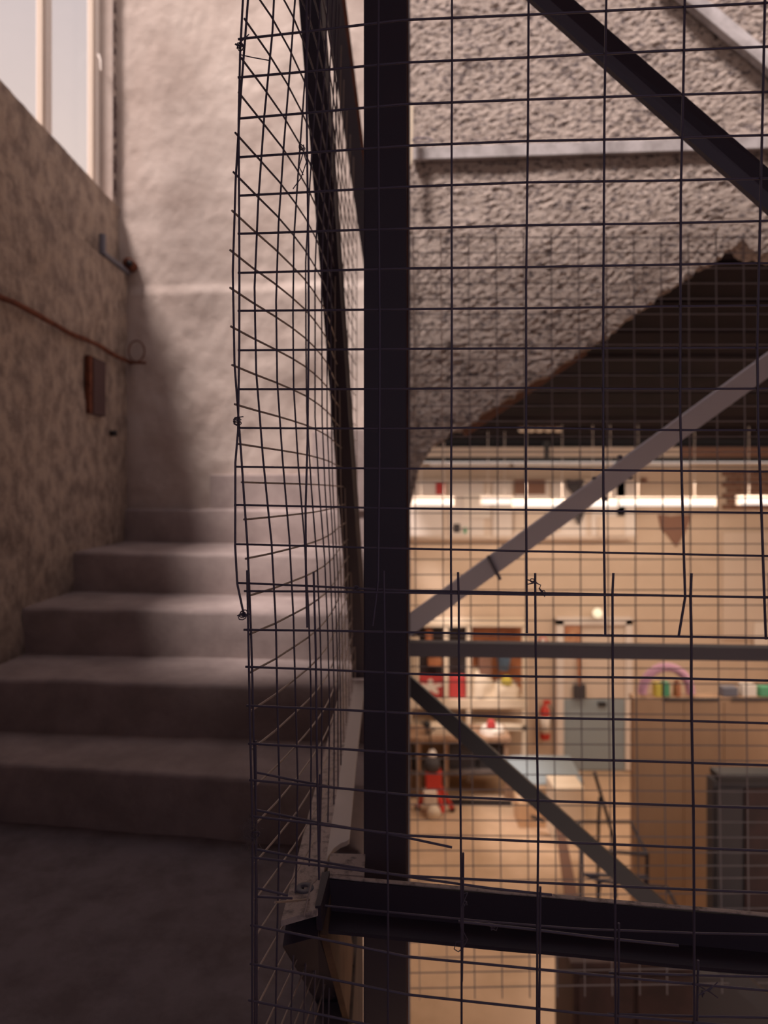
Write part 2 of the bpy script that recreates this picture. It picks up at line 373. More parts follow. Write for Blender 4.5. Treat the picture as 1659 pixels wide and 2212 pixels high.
# strut from the corner back down to the slab edge
MB().hexa([(-.138, 1.50, -.07), (-.082, 1.50, -.07), (-.082, 1.58, .0), (-.138, 1.58, .0),
           (-.138, .945, zt-.035), (-.092, .965, zt-.035), (-.092, 1.05, zt-.008), (-.138, 1.03, zt-.008)]).build('strut', 'steel', fr)
MB().hexa([(-.0815, 1.40, -.02), (-.070, 1.40, -.02), (-.070, 1.60, .0), (-.0815, 1.60, .0),
           (-.091, .985, zt-.045), (-.080, .985, zt-.045), (-.080, 1.08, zt-.008), (-.091, 1.08, zt-.008)]).build('timber_packer', 'brownwood', fr)
# side braces on the left of the post
def plate(a, c, w, th, m, name='brace', up=(0, 1, 0)): return MB().bar(a, c, th, w, up).build(name, m, fr, bevel=.0015)
def extend(a, c, k): return [p+(p-t_)*k for p, t_ in zip(a, c)]
def angle_bar(pts0, pts1, m1, m2, name='brace', k=.29):  # a flat facing the lens + a leg: quads given as px edge pairs
    (l0, r0, y0, Y0), (l1, r1, y1, Y1) = pts0, pts1
    q = [P(l0, y0, Y0), P(r0, y0, Y0), P(r0, y0, Y0)+Vector((0, .006, 0)), P(l0, y0, Y0)+Vector((0, .006, 0))]
    w_ = [P(l1, y1, Y1), P(r1, y1, Y1), P(r1, y1, Y1)+Vector((0, .006, 0)), P(l1, y1, Y1)+Vector((0, .006, 0))]
    MB().hexa(w_+extend(q, w_, k)).build(name, m1, fr)
angle_bar((642, 690, -40, 1.30), (761, 791, 1465, 2.14), 'steel', 'steel')
MB().hexa([P(787, 1420, 2.10), P(797, 1420, 2.14), P(797, 1420, 2.16), P(787, 1420, 2.12),
           P(688, -40, 1.302), P(699, -40, 1.34), P(699, -40, 1.36), P(688, -40, 1.32)]).build('brace_leg', 'steel', fr)
angle_bar((694, 733, -40, 2.05), (790, 818, 600, 2.25), 'steelgrey', 'steel', k=.05)
MB().box(-.185, -.135, 1.05, 2.10, 2.62, 2.66).build('rail', 'steel', fr); MB().box(-.175, -.13, 1.035, 1.085, 2.28, 2.619).build('rail_post', 'steel', fr)
MB().box(-.13, .03, 1.12, 1.16, 2.62, 2.66).build('rail', 'steel', fr)
MB().hexa([P(816, 600, 2.25), P(822, 600, 2.29), P(822, 600, 2.3), P(816, 600, 2.26),
           P(731, -40, 2.05), P(742, -40, 2.09), P(742, -40, 2.1), P(731, -40, 2.06)]).build('brace_leg', 'rust', fr)
# near diagonal at top right: two faces of an angle
def pxbar(a0, a1, b0, b1, Y, th, m, name='brace', Yb=None):   # a0,a1 = the two edge points at one end, b0,b1 at the other
    Yb = Yb or Y
    q = [P(*a0, Y), P(*a1, Y), P(*a1, Y)+Vector((0, th, 0)), P(*a0, Y)+Vector((0, th, 0))]
    w_ = [P(*b0, Yb), P(*b1, Yb), P(*b1, Yb)+Vector((0, th, 0)), P(*b0, Yb)+Vector((0, th, 0))]
    return MB().hexa(q+w_).build(name, m, fr)
pxbar((1080, -62), (1170, -62), (1700, 485), (1700, 398), 1.30, .006, 'steel', Yb=1.22)
pxbar((1080, -62), (1118, -62), (1700, 490), (1700, 452), 1.285, .012, 'steelgrey', 'brace_leg', Yb=1.205)
# far frame: rail, rising brace, falling brace
pxbar((777, 1387), (777, 1417), (1900, 1404), (1900, 1432), 2.34, .05, 'steelgrey', 'rail', Yb=2.22)
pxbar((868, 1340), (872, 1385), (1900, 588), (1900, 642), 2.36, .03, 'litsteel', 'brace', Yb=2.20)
pxbar((868, 1445), (868, 1490), (1760, 2238), (1760, 2290), 2.36, .03, 'blacksteel', 'brace', Yb=2.20)
# paired welded collars on the rising brace
for x, y in ((1062, 1232), (1290, 1062), (1345, 1015)):
    c = P(x, y, 2.31); MB().bar(c+Vector((-.012, 0, .048)), c+Vector((.028, 0, -.030)), .02, .010).build('joint', 'steelgrey', fr)
# frame on the rough wall
wf = empty('wall_frame', P(1280, 310, 3.05), 'pale grey steel rail and diagonal fixed to the rough rendered wall', 'frame')
def wbar(pts, th, m, name):
    q = [P(*p) for p in pts]; q2 = [p+Vector((0, th, 0)) for p in q]; MB().hexa(q+q2).build(name, m, wf, bevel=.003)
wbar([(893, 318, 3.155), (893, 345, 3.155), (1900, 312, 3.0), (1900, 284, 3.0)], .03, 'palesteel', 'rail')
wbar([(1470, -50, 3.05), (1420, -50, 3.05), (1760, 232, 2.99), (1760, 190, 2.99)], .04, 'palesteel', 'brace')
wbar([(884, 225, 3.08), (884, 372, 3.08), (892, 345, 3.08), (894, 225, 3.08)], .04, 'cloth', 'upright')
MB().tube([P(890+22+22*math.cos(a/10*2*math.pi), 303+5*math.sin(a/10*2*math.pi), 3.02) for a in range(11)], .003).build('tie_ring', 'wire', wf)

# ================================================================== WIRE MESH SHEETS
WR = .00145
def wob(p, k, a=.0007): return p+Vector((a*noise.noise(Vector((p.x*5, p.z*5, k*3.3))), a*noise.noise(Vector((p.x*4, k*2.7, p.z*4))), a*noise.noise(Vector((k*1.9, p.x*5, p.z*5)))))
def wire(pts, name, parent, m='wire', r=WR, k=0, sub=4):
    q = []
    for a, c in zip(pts, pts[1:]):
        for i in range(sub): q.append(a.lerp(c, i/sub))
    q.append(pts[-1]); q = [wob(p, k) for p in q]
    return MB().tube(q, r, 6).build(name, m, parent)
def YF(px): return .87-.065*(px-517)/1142.0
# ---- upper front sheet
up = empty('wire_mesh_sheet', P(1080, 1300, .84), 'upper wire mesh sheet in front of the post, its cut ends at mid height', 'mesh', 'wire mesh sheets of the cage')
HL = [(-3, -45, -85), (84, 43, 6), (167, 135, 100), (256, 225, 198), (340, 315, 292), (422, 404, 385), (505, 494, 477), (589, 580, 569), (672, 668, 660), (757, 754, 751), (841, 840, 840), (925, 926, 929), (1008, 1012, 1019), (1091, 1098, 1108), (1176, 1185, 1201), (1259, 1276, 1291)]
HX = {0: 513, 11: 515, 12: 508, 13: 506, 14: 508, 15: 511}
for k, (a, c, d) in enumerate(HL):
    x0 = HX.get(k, 514)
    wire([P(x0, a, YF(x0)), P(663, (a*.6+c*.4), YF(663)), P(870, c, YF(870)), P(1140, (c*2+d)/3-1+2*math.sin(k), YF(1140)), P(1400, (c+2*d)/3, YF(1400)), P(1720, d+(d-c)*.06, YF(1720))], 'horizontal_wire', up, k=k)
VU = [[(528, -60), (519, 110), (516, 260), (517, 600), (517, 760), (514, 930), (508, 1000), (508, 1180), (513, 1262), (528, 1332)],
      [(662, -60), (663, 250), (667, 560), (667, 700), (664, 960), (660, 1100), (661, 1250), (664, 1355)],
      [(818, -60), (817, 200), (820, 700), (820, 1000), (817, 1255), (805, 1352)],
      [(976, -60), (976, 500), (975, 900), (974, 1200), (975, 1362)],
      [(1143, -60), (1140, 300), (1136, 620), (1136, 1000), (1139, 1368)],
      [(1310, -60), (1306, 250), (1303, 620), (1304, 1050), (1308, 1372)],
      [(1480, -60), (1476, 200), (1471, 420), (1469, 880), (1473, 1050), (1480, 1290), (1466, 1373)],
      [(1653, -60), (1648, 200), (1642, 480), (1636, 740), (1637, 920), (1646, 1130), (1655, 1382)]]
for k, v in enumerate(VU):
    wire([P(x, y, YF(x)-.0035) for x, y in v], 'vertical_wire', up, k=40+k, sub=3)
# ---- lower front sheet
lo_ = empty('wire_mesh_sheet', P(1080, 2300, .83), 'lower front wire mesh sheet with stub ends poking above its top wire', 'mesh', 'wire mesh sheets of the cage')
LL = [(527, 1276, 1281, 1288), (527, 1360, 1366, 1377), (530, 1440, 1455, 1468), (533, 1524, 1541, 1561), (536, 1606, 1628, 1652), (539, 1684, 1718, 1745), (542, 1763, 1804, 1837), (543, 1852, 1892, 1929), (541, 1998, 2066, 2142), (540, 2081, 2148, 2226), (537, 2160, 2232, 2310)]
for k, (x0, a, c, d) in enumerate(LL):
    if k < 8: mid = [(1140, (2*c+d)/3+2), (1400, (c+2*d)/3+1)]
    else: mid = [(1245, c+(36 if k == 8 else 40)), (1450, c+56)]
    wire([P(x0, a, YF(x0)-.006), P(690, a*.55+c*.45-1, YF(690)-.006), P(878, c, YF(878)-.006)]+[P(x, y, YF(x)-.006) for x, y in mid]+[P(1720, d+3, YF(1720)-.006)], 'horizontal_wire', lo_, k=60+k)
wire([P(702, 1956, .985), P(878, 1974, .965), P(1060, 1991, .95), P(1259, 2007, .93), P(1500, 2016, .905), P(1720, 2020, .88)], 'horizontal_wire', lo_, k=80, r=.0013)
VL = [[(534, 1232), (537, 1400), (541, 1600), (546, 1800), (545, 2300)],
      [(677, 1236), (681, 1400), (684, 1600), (689, 1880), (690, 1896)],
      [(829, 1233), (832, 1400), (835, 1650), (838, 1900), (839, 2300)],
      [(989, 1236), (991, 1300), (992, 1480), (995, 1700), (997, 2000), (997, 2300)],
      [(1156, 1238), (1157, 1400), (1159, 1600), (1162, 1800), (1161, 2100), (1160, 2300)],
      [(1325, 1238), (1323, 1280), (1324, 1480), (1327, 1700), (1329, 2000), (1331, 2300)],
      [(1494, 1238), (1492, 1290), (1494, 1370), (1494, 1500), (1498, 1750), (1499, 2000), (1500, 2300)],
      [(1662, 1238), (1664, 1600), (1668, 2300)]]
for k, v in enumerate(VL):
    wire([P(x, y, YF(x)-.0095) for x, y in v], 'vertical_wire', lo_, k=90+k, sub=3)
# ---- bottom overlapping sheet, wires cut short
bo = empty('wire_mesh_sheet', P(900, 2300, .85), 'lowest wire mesh sheet whose cut wires overlap the dark beam', 'mesh', 'wire mesh sheets of the cage')
B2 = [[(553, 1668), (640, 1686), (724, 1702)], [(553, 1750), (690, 1778), (860, 1806), (976, 1831)],
      [(553, 1834), (690, 1861), (870, 1893), (1060, 1919), (1192, 1933)], [(553, 1918), (622, 1934)], [(553, 1936), (632, 1940)],
      [(990, 1990), (1130, 2005), (1300, 2026), (1466, 2043)], [(1315, 2102), (1500, 2106), (1720, 2110)], [(1312, 2190), (1500, 2196), (1720, 2200)]]
for k, v in enumerate(B2): wire([P(x, y, YF(x)+.004) for x, y in v], 'horizontal_wire', bo, k=110+k)
B3 = [[(552, 1600), (553, 1900), (551, 2300)], [(691, 1672), (690, 1900)], [(1001, 1842), (1000, 2010), (998, 2120)],
      [(1167, 1916), (1166, 2080), (1164, 2300)], [(1337, 1994), (1336, 2120), (1334, 2300)], [(1508, 2074), (1506, 2180), (1504, 2300)]]
for k, v in enumerate(B3): wire([P(x, y, YF(x)+.0005) for x, y in v], 'vertical_wire', bo, k=130+k)
wire([P(594, 1949, .86), P(668, 1942, .99)], 'bent_wire', bo, k=150, m='pale_lit'); wire([P(657, 1977, .955), P(672, 1910, .97), P(683, 1900, .98), P(692, 1894, .98)], 'bent_wire', bo, k=151, m='pale_lit')
# ---- side sheet running away beside the stair
sd = empty('wire_mesh_sheet', P(600, 2300, 1.2), 'bulging wire mesh sheet on the stair side, running away from the corner', 'mesh', 'wire mesh sheets of the cage')
ROW = [(-900, [545, 606, 650, 682, 703, 717, 727, 734, 740]), (0, [531, 590, 635, 668, 690, 705, 716, 724, 730]), (290, [508, 562, 610, 645, 672, 690, 703, 714, 722]), (560, [497, 545, 592, 628, 656, 676, 691, 703, 712]), (760, [500, 547, 592, 629, 657, 677, 692, 703, 711]),
       (900, [508, 553, 597, 631, 659, 677, 692, 703, 712]), (1060, [524, 572, 613, 645, 669, 686, 699, 709, 716]), (1250, [533, 589, 628, 661, 684, 701, 712, 721, 727]),
       (1500, [541, 594, 634, 668, 692, 708, 719, 727, 732]), (1750, [549, 600, 640, 668, 690, 706, 718, 727, 734]), (2200, [550, 590, 624, 652, 674, 692, 706, 717, 726]), (3400, [548, 585, 618, 646, 668, 686, 700, 711, 720])]
YS = [.872, .94, 1.01, 1.08, 1.15, 1.22, 1.29, 1.36, 1.43]
def side_pt(k, z, low_lim=None):
    """k: index of the vertical wire, z: height relative to the lens"""
    if k <= 8:
        Y = YS[k]; py = HY-z*F/Y; return P(fp([(r, c[k]) for r, c in ROW], py), py, Y)
    Y = YS[8]+(k-8)*.13; py = HY-z*F/Y; x8 = fp([(r, c[8]) for r, c in ROW], py); s = (k-8)/7.0
    return P(x8+(778-x8)*s, py, Y)
NK = 15
ys = [-44, 40, 125, 200, 287, 372, 455, 540, 622, 705, 788, 873, 958, 1042, 1122, 1207, 1288, 1370, 1453, 1536, 1618, 1700, 1783, 1865, 1945, 2025, 2105, 2185, 2268, 2350, 2432, 2514, 2596]
tops = [-380, -296, -212, -128]
for k, y in enumerate(tops+ys):
    z = (HY-y)/F*.872; kmax = NK if z > -.53 else 7 if z < -.57 else 15
    kk = list(range(kmax))
    if z <= -.53: kk = list(range(7 if z > -.8 else 8))
    wire([side_pt(j, z) for j in kk], 'horizontal_wire', sd, m='pale_lit' if y > 430 else 'wire', k=160+k, sub=3)  # lower wires coloured pale to look lit
for j in range(NK):
    ztop = 1.0 if j > 3 else .85; zbot = -.99 if j < 8 else -.565
    zz = [ztop+(zbot-ztop)*i/16 for i in range(17)]
    wire([side_pt(j, z)+Vector((.003, 0, 0)) for z in zz], 'vertical_wire', sd, k=200+j, sub=2, m='wire' if j < 9 else 'pale_lit')  # farther verticals take the same lit colour
# ---- far fine-looking sheet on the far side of the frame
fa = empty('wire_mesh_sheet', P(1280, 2160, 2.46), 'far wire mesh sheet beyond the void, its grid looking finest', 'mesh', 'wire mesh sheets of the cage')
def YB(px): return 2.48-.00010*(px-880)
for k in range(50):
    y = 513+33.1*k
    dy = -.010*max(0, y-1450)/700*0-(13 if y > 2100 else 8 if y > 1900 else 0) + (6 if 1400 < y < 1850 else 0)
    a = wire([P(884, y, YB(884)), P(1240, y+dy*.45, YB(1240)), P(1900, y+dy*1.2, YB(1900))], 'horizontal_wire', fa, k=240+k, m='farwire', sub=3, r=.0019)
x = 893; j = 0
while x < 1880:
    wire([P(x, 503, YB(x)-.004), P(x+3, 900, YB(x)-.004), P(x+6, 1500, YB(x)-.004), P(x+14, 2160-15*(x-893)/700, YB(x)-.004)], 'vertical_wire', fa, k=300+j, m='pale_lit' if j < 2 else 'farwire', sub=3, r=.0021)  # first two verticals coloured pale as if sunlit
    x += 59.4; j += 1
# ---- ties of thin wire
def tie(px, py, Y, n, r, label, tails=(), seed=0):
    rnd = random.Random(seed); c = P(px, py, Y); b = MB(); s = Y/F; pts = []
    for i in range(n*10+1):
        a = i/10*2*math.pi; rr = r*s*(.75+.35*math.sin(i*.7+seed))
        pts.append(c+Vector((rr*math.cos(a), -.003+.004*math.sin(a*1.3), rr*.75*math.sin(a)+s*(r*.8*(i/(n*10)-.5)))))
    b.tube(pts, .0007, 5)
    for tl in tails: b.tube([P(x, y, Y-.004) for x, y in tl], .0007, 5)
    return b.build('wire_tie', 'wire', label=label, cat='wire tie')
def mk(*a, **k): 
    return tie(*a, **k)
def tag_tie(o): return o
import types
_build = MB.build
def build2(s, name, m, parent=None, bevel=0, fix=True, cat=None, **kw): return _build(s, name, m, parent, bevel, fix, **({**kw, 'cat': cat} if cat else kw))
MB.build = build2
tie(518, 102, .864, 4, 9, 'thin wire tie knotted near the top of the mesh left edge', [[(518, 118), (545, 124), (584, 131)], [(519, 92), (538, 74)]], 1)
tie(652, 320, .865, 2, 7, 'thin wire tie with long loose tails beside the leaning brace', [[(656, 330), (662, 350), (650, 385), (633, 408)], [(655, 330), (646, 360), (655, 378)]], 2)
tie(515, 910, .862, 4, 9, 'looped wire tie halfway down the mesh left edge', [[(508, 902), (526, 900)]], 3)
tie(528, 1328, .862, 4, 10, 'flattened wire tie under the middle of the mesh left edge', [[(512, 1330), (542, 1326)]], 4)
tie(770, 1270, .846, 3, 6, 'small wire tie binding doubled wires left of the post', [], 5)
tie(1150, 1255, .825, 1, 8, 'zigzag wire tie curling off the cut wire ends above the rail', [[(1136, 1251), (1158, 1259), (1168, 1264), (1165, 1272), (1177, 1289)], [(1140, 1262), (1160, 1258)], [(1164, 1270), (1174, 1280), (1180, 1284), (1176, 1276), (1166, 1276)]], 6)
tie(1003, 1950, .835, 1, 5, 'long wire tie looped under the dark beam', [[(1003, 1930), (1010, 1928), (996, 1960), (995, 2000), (1010, 2030), (985, 2035), (981, 2050), (990, 2056), (1000, 2048), (1010, 2028)]], 7)
tie(1062, 1999, .93, 2, 6, 'tiny wire tie on the face of the dark beam', [[(1025, 1992), (1045, 1990), (1075, 1999)], [(1062, 2006), (1072, 2010), (1076, 1998)]], 8)
tie(1515, 2142, .80, 1, 5, 'spiky wire tie beneath the beam at lower right', [[(1508, 2128), (1530, 2142), (1550, 2122)], [(1530, 2140), (1550, 2155)], [(1508, 2150), (1545, 2128)]], 9)
# lint caught on the mesh
b = MB(); rnd = random.Random(3)
for i in range(70):
    p = P(545+rnd.gauss(0, 4), 1795+rnd.gauss(0, 14), .858); pts = [p]
    for q in range(5): p = p+Vector((rnd.gauss(-.0012, .003), rnd.gauss(0, .002), rnd.gauss(0, .004))); pts.append(p)
    b.tube(pts, .00022, 3, False)
b.build('lint_tuft', 'lint', label='fuzzy tuft of lint caught on the left edge of the mesh', cat='lint', kind='stuff')
tie(556, 1800, .86, 2, 10, 'wire tie with lint at the lower left corner of the mesh', [], 11)

# ================================================================== THINGS ON THE WALLS
b = MB(); pp = []
for i in range(24):
    t = i/23; Y = 1.9+(4.0-1.9)*t; pp.append((WX+.045+.006*nz(Y*4, 1, 1), Y, EYE+.735+.010*nz(Y*3, 5, 2)))
b.tube(pp, [.012+.003*nz(i*.6, 2, 2) for i in range(24)], 8)
o = b.build('wall_conduit', 'rust', label='thin rusty conduit running along the stained left wall', cat='pipe')
hb_ = MB().tube([(WX+.10+.045*math.cos(a/16*2*math.pi), 3.93, EYE+.79+.06*math.sin(a/16*2*math.pi)) for a in range(17)], .004)
hb_.tube([(WX+.06, 3.93, EYE+.725), (WX+.15, 3.94, EYE+.725)], .008).build('wire_ring', 'rust', label='loose ring of wire at the corner where the conduit ends', cat='wire')
t = empty('wall_slot', (WX+.02, 3.5, EYE+.4), 'narrow brown rectangular plate set upright in the left wall', 'plate')
MB().box(WX+.02, WX+.05, 3.47, 3.62, EYE+.385, EYE+.67).build('plate', 'slot', t, bevel=.003)
MB().box(WX+.02, WX+.044, 3.435, 3.469, EYE+.385, EYE+.67).build('plate_edge', 'rust', t)
MB().lathe((WX+.055, 3.75, EYE+.31), [(.016, -.03), (.016, .0), (.008, .002)], 12, 'x').build('wall_plug', 'black', label='small dark plug in the left wall below the plate', cat='plug')
t = empty('cut_pipe', P(230, 570, 3.8), 'short dark pipe with an upturned end on the left wall ledge', 'pipe')
MB().tube([(WX+.015, 3.66, ZE+.115), (WX+.015, 3.66, ZE+.012)], .018, 10).build('upturned_end', 'steelgrey', t)
MB().tube([(WX+.02, 3.66, ZE+.018), (WX+.03, 3.99, ZE+.018)], .014, 10).build('pipe', 'steelgrey', t)
t = empty('pipe_stub', P(275, 567, 3.97), 'rusty pipe stub poking from the plaster wall in the shaded corner', 'pipe')
MB().lathe(tuple(P(276, 567, 3.93)), [(.030, 0), (.030, .12)], 18, 'y').build('collar', 'rust', t)
MB().lathe(tuple(P(279, 568, 3.925)), [(.019, 0), (.019, .02)], 18, 'y').build('bore', 'black', t)
# rusty crack down the corner, in broken runs
b = MB(); rnd = random.Random(5)
for i in range(46):
    z = ZP-.02+i*.034; r_ = .0035+.005*rnd.random()
    if rnd.random() < .85: b.tube([(WX-.045+rnd.gauss(0, .003), 3.985, z), (WX-.045+rnd.gauss(0, .003), 3.985, z+.03)], r_, 6)
b.build('trim_4', 'slot', kind='structure')

# ================================================================== HALL CONTENTS
def on_floor(b_): return 5745/(b_-HY)
FW = 9.54                                     # just in front of the far wall
# fluorescent fittings
for x0, x1, y, Y, lb in ((893, 976, 1086, 8.4, 'short lit fluorescent tube nearest the dark post'), (1042, 1102, 1084, 8.6, 'shortest lit fluorescent tube, second from the post'),
                     (1112, 1240, 1089, 8.2, 'lit fluorescent tube crossed by the rising pale brace'), (1268, 1331, 1089, 8.2, 'short lit fluorescent tube right of the pale brace'),
                     (1338, 1541, 1087, 8.2, 'longest lit fluorescent tube over the hall'), (1597, 1700, 1084, 8.3, 'lit fluorescent tube at the right edge of the view')):
    a = P(x0, y, Y); c = P(x1, y, Y)
    t = empty('tube_lamp', (a+c)/2, lb, 'lamp', 'lit fluorescent tubes over the hall')
    MB().tube([a, c], .036, 12).build('tube', 'tube', t)
    MB().box(a.x-.03, c.x+.03, Y-.03, Y+.03, a.z+.040, a.z+.075).build('fitting', 'white', t)
    MB().box(a.x-.03, a.x-.002, Y-.02, Y+.02, a.z-.036, a.z+.04).build('end_cap', 'white', t); MB().box(c.x+.002, c.x+.03, Y-.02, Y+.02, a.z-.036, a.z+.04).build('end_cap', 'white', t)
    for q in (.2, .8):
        xx = a.x+(c.x-a.x)*q; MB().tube([(xx, Y, a.z+.07), (xx, Y, zc(Y))], .004, 5).build('hanger', 'white', t)
for x0, x1, lb in ((930, 1100, 'dim ceiling batten under the beam near the post'), (1110, 1345, 'dim ceiling batten under the middle of the beam'), (1380, 1490, 'dim ceiling batten under the beam right of the brace')):
    o = hb('ceiling_batten', 'white', x0, 1000, x1, 1010, 9.3, .12, label=lb, cat='lamp', group='dim battens under the beam'); o['label'] = lb
t = empty('spot_cluster', P(1168, 930, 7.5), 'row of small warm spots under the dark plank ceiling', 'lamp')
for x in (1128, 1147, 1165, 1184, 1205): MB().lathe(tuple(P(x, 934, 7.5)), [(.02, 0), (.045, .015), (.03, .05)], 10).build('spot', 'cloth', t)
MB().bar(P(1120, 925, 7.5), P(1212, 925, 7.5), .03, .03).build('spot_rail', 'brown', t)
t = empty('bulb_lamp', P(1291, 1326, 9.3), 'single glowing round bulb above the white door', 'lamp')
MB().lathe(tuple(P(1291, 1335, 9.3)), [(.01, 0), (.05, .02), (.07, .06), (.05, .11), (.02, .13)], 16).build('bulb', 'bulb', t)
MB().lathe((P(1291, 1326, 9.42).x, 9.38, P(1291, 1326, 9.42).z), [(.03, -.03), (.03, .16)], 12, 'y').build('bulb_holder', 'white', t)
# pale window band high on the far wall with papers
t = empty('wall_cabinet', P(1120, 1160, FW), 'long pale wall cabinet band with pinned papers high in the hall', 'cabinet')
hb('cabinet_back', 'palepanel', 880, 1035, 1370, 1165, FW-.14, .14, t)
for x0 in (880, 970, 1062, 1110, 1190, 1275, 1330):
    hb('door_panel', 'white', x0+2, 1040, x0+(44 if x0 in (1062, 1330) else 76), 1158, FW-.165, .022, t, .004)
for x0, y0, x1, y1, m, lb in ((1000, 1067, 1060, 1120, 'paper', 'pale framed sheet with a dark lower edge above the shelf'), (1112, 1036, 1178, 1068, 'brown', 'dark brown framed picture high on the far wall'),
                         (1112, 1095, 1210, 1150, 'palepanel', 'wide pale board below the dark picture'), (980, 1132, 994, 1150, 'greydark', 'tiny dark card pinned under the framed sheet'),
                         (1290, 1115, 1350, 1158, 'palepanel', 'pale board right of the dangling dark cloth'), (942, 1043, 962, 1068, 'redcloth', 'small faded red card near the dark post'), (1002, 1140, 1008, 1152, 'green', 'tiny green card beside the dark card')):
    o = hb('pinned_sheet', m, x0, y0, x1, y1, FW-.185, .015); tag(o, lb, 'picture')
for x, y0, y1, wd, lb in ((1243, 1036, 1078, 20, 'dark dangling cloth in front of the far wall papers'), (1250, 1095, 1135, 16, 'lower dark dangling cloth half hidden by the pale brace'), (1458, 1112, 1182, 36, 'soft brown cloth hanging in a point on the far wall')):
    pts = [(-1, 0), (-.7, 0), (-.2, .04), (.5, 0), (1, 0), (.75, .4), (.45, .7), (.1, 1), (-.4, .65), (-.8, .45)]
    v = [P(x+a*wd, y0+(y1-y0)*c_, FW-(.02 if x == 1458 else .24)) for a, c_ in pts]; n = len(v); v2 = [p+Vector((0, .03, 0)) for p in v]
    o = MB().add(v+v2, [tuple(range(n)), tuple(range(2*n-1, n-1, -1))]+[(i, (i+1) % n, n+(i+1) % n, n+i) for i in range(n)]).build('hanging_cloth', 'brown' if x == 1458 else 'greydark', bevel=.004)
    tag(o, lb, 'cloth')
t = empty('brick_patch', P(1620, 1100, FW), 'reddish brown masonry patch at the upper right of the far wall', 'wall panel')
for r_ in range(7):
    for c_ in range(6): hb('brick', 'brown', 1562+c_*24+(r_ % 2)*10, 1018+r_*12, 1562+c_*24+(r_ % 2)*10+22, 1028+r_*12, FW-.03, .03, t)
hb('wall_clamp', 'brown', 1388, 1033, 1399, 1041, FW-.03, .03, label='small brown junction box high on the far wall', cat='box') if False else tag(hb('junction_box', 'brown', 1387, 1032, 1398, 1042, FW-.04, .04), 'small brown junction box high on the far wall', 'box')
tag(hb('notice_board', 'palepanel', 1562, 1150, 1720, 1380, FW-.03, .03), 'pale greenish notice board below the masonry patch', 'board')
tag(hb('wall_poster', 'paper', 1630, 1345, 1720, 1400, FW-.06, .02), 'white sheet low on the notice board at the right edge', 'poster')
# door with white frame
d = empty('door_1', P(1285, 1665, FW), kind='structure')
hb('door_frame', 'white', 1203, 1340, 1218, 1664, FW-.10, .10, d); hb('door_frame', 'white', 1352, 1340, 1367, 1664, FW-.10, .10, d); hb('door_frame', 'white', 1203, 1335, 1367, 1350, FW-.10, .10, d)
hb('door_leaf', 'palepanel', 1218, 1350, 1352, 1510, FW-.05, .05, d); hb('kick_panel', 'blue', 1218, 1510, 1352, 1664, FW-.055, .055, d, .004)
hb('door_handle', 'black', 1293, 1518, 1310, 1526, FW-.09, .035, d)
tag(hb('framed_print', 'picture', 1220, 1352, 1256, 1392, FW-.085, .03), 'framed orange brown print on the upper part of the door', 'picture')
t = empty('hung_broom', P(1250, 1505, FW-.1), 'long brown broom hanging on the door leaf', 'broom')
MB().tube([P(1250, 1415, FW-.12), P(1253, 1480, FW-.12)], .022, 8).build('broom_handle', 'orangewood', t); hb('broom_head', 'greydark', 1240, 1480, 1266, 1510, FW-.13, .05, t, .01)
tag(MB().lathe(tuple(P(1173, 1384, FW-.03)), [(.055, 0), (.055, .02)], 20, 'y').build('round_sign', 'redcloth'), 'round red sign above the fire extinguisher', 'sign')
MB().lathe(tuple(P(1173, 1384, FW-.034)), [(.036, 0), (.036, .003)], 20, 'y').build('sign_face', 'white', bpy.data.objects['round_sign'])
bpy.data.objects['sign_face'].matrix_parent_inverse.identity()
# extinguisher
c = P(1177, 1596, FW-.12); t = empty('fire_extinguisher', c, 'red fire extinguisher with a pale label on the far wall', 'fire extinguisher')
cyl = MB().lathe(tuple(c), [(.06, 0), (.068, .015), (.068, .36), (.05, .42), (.02, .45), (.02, .47)], 20).build('cylinder', 'red', t)
MB().lathe((c.x, c.y, c.z+.09), [(.0695, 0), (.0695, .22)], 20).build('label_band', 'paper', cyl)
MB().box(c.x-.02, c.x+.07, c.y-.02, c.y+.02, c.z+.47, c.z+.52).build('valve', 'red', t); MB().tube([c+Vector((.05, 0, .5)), c+Vector((.1, 0, .38)), c+Vector((.08, 0, .15))], .009).build('hose', 'hose', t)
MB().box(c.x-.03, c.x+.03, c.y+.05, c.y+.12, c.z+.3, c.z+.36).build('bracket', 'greydark', t)
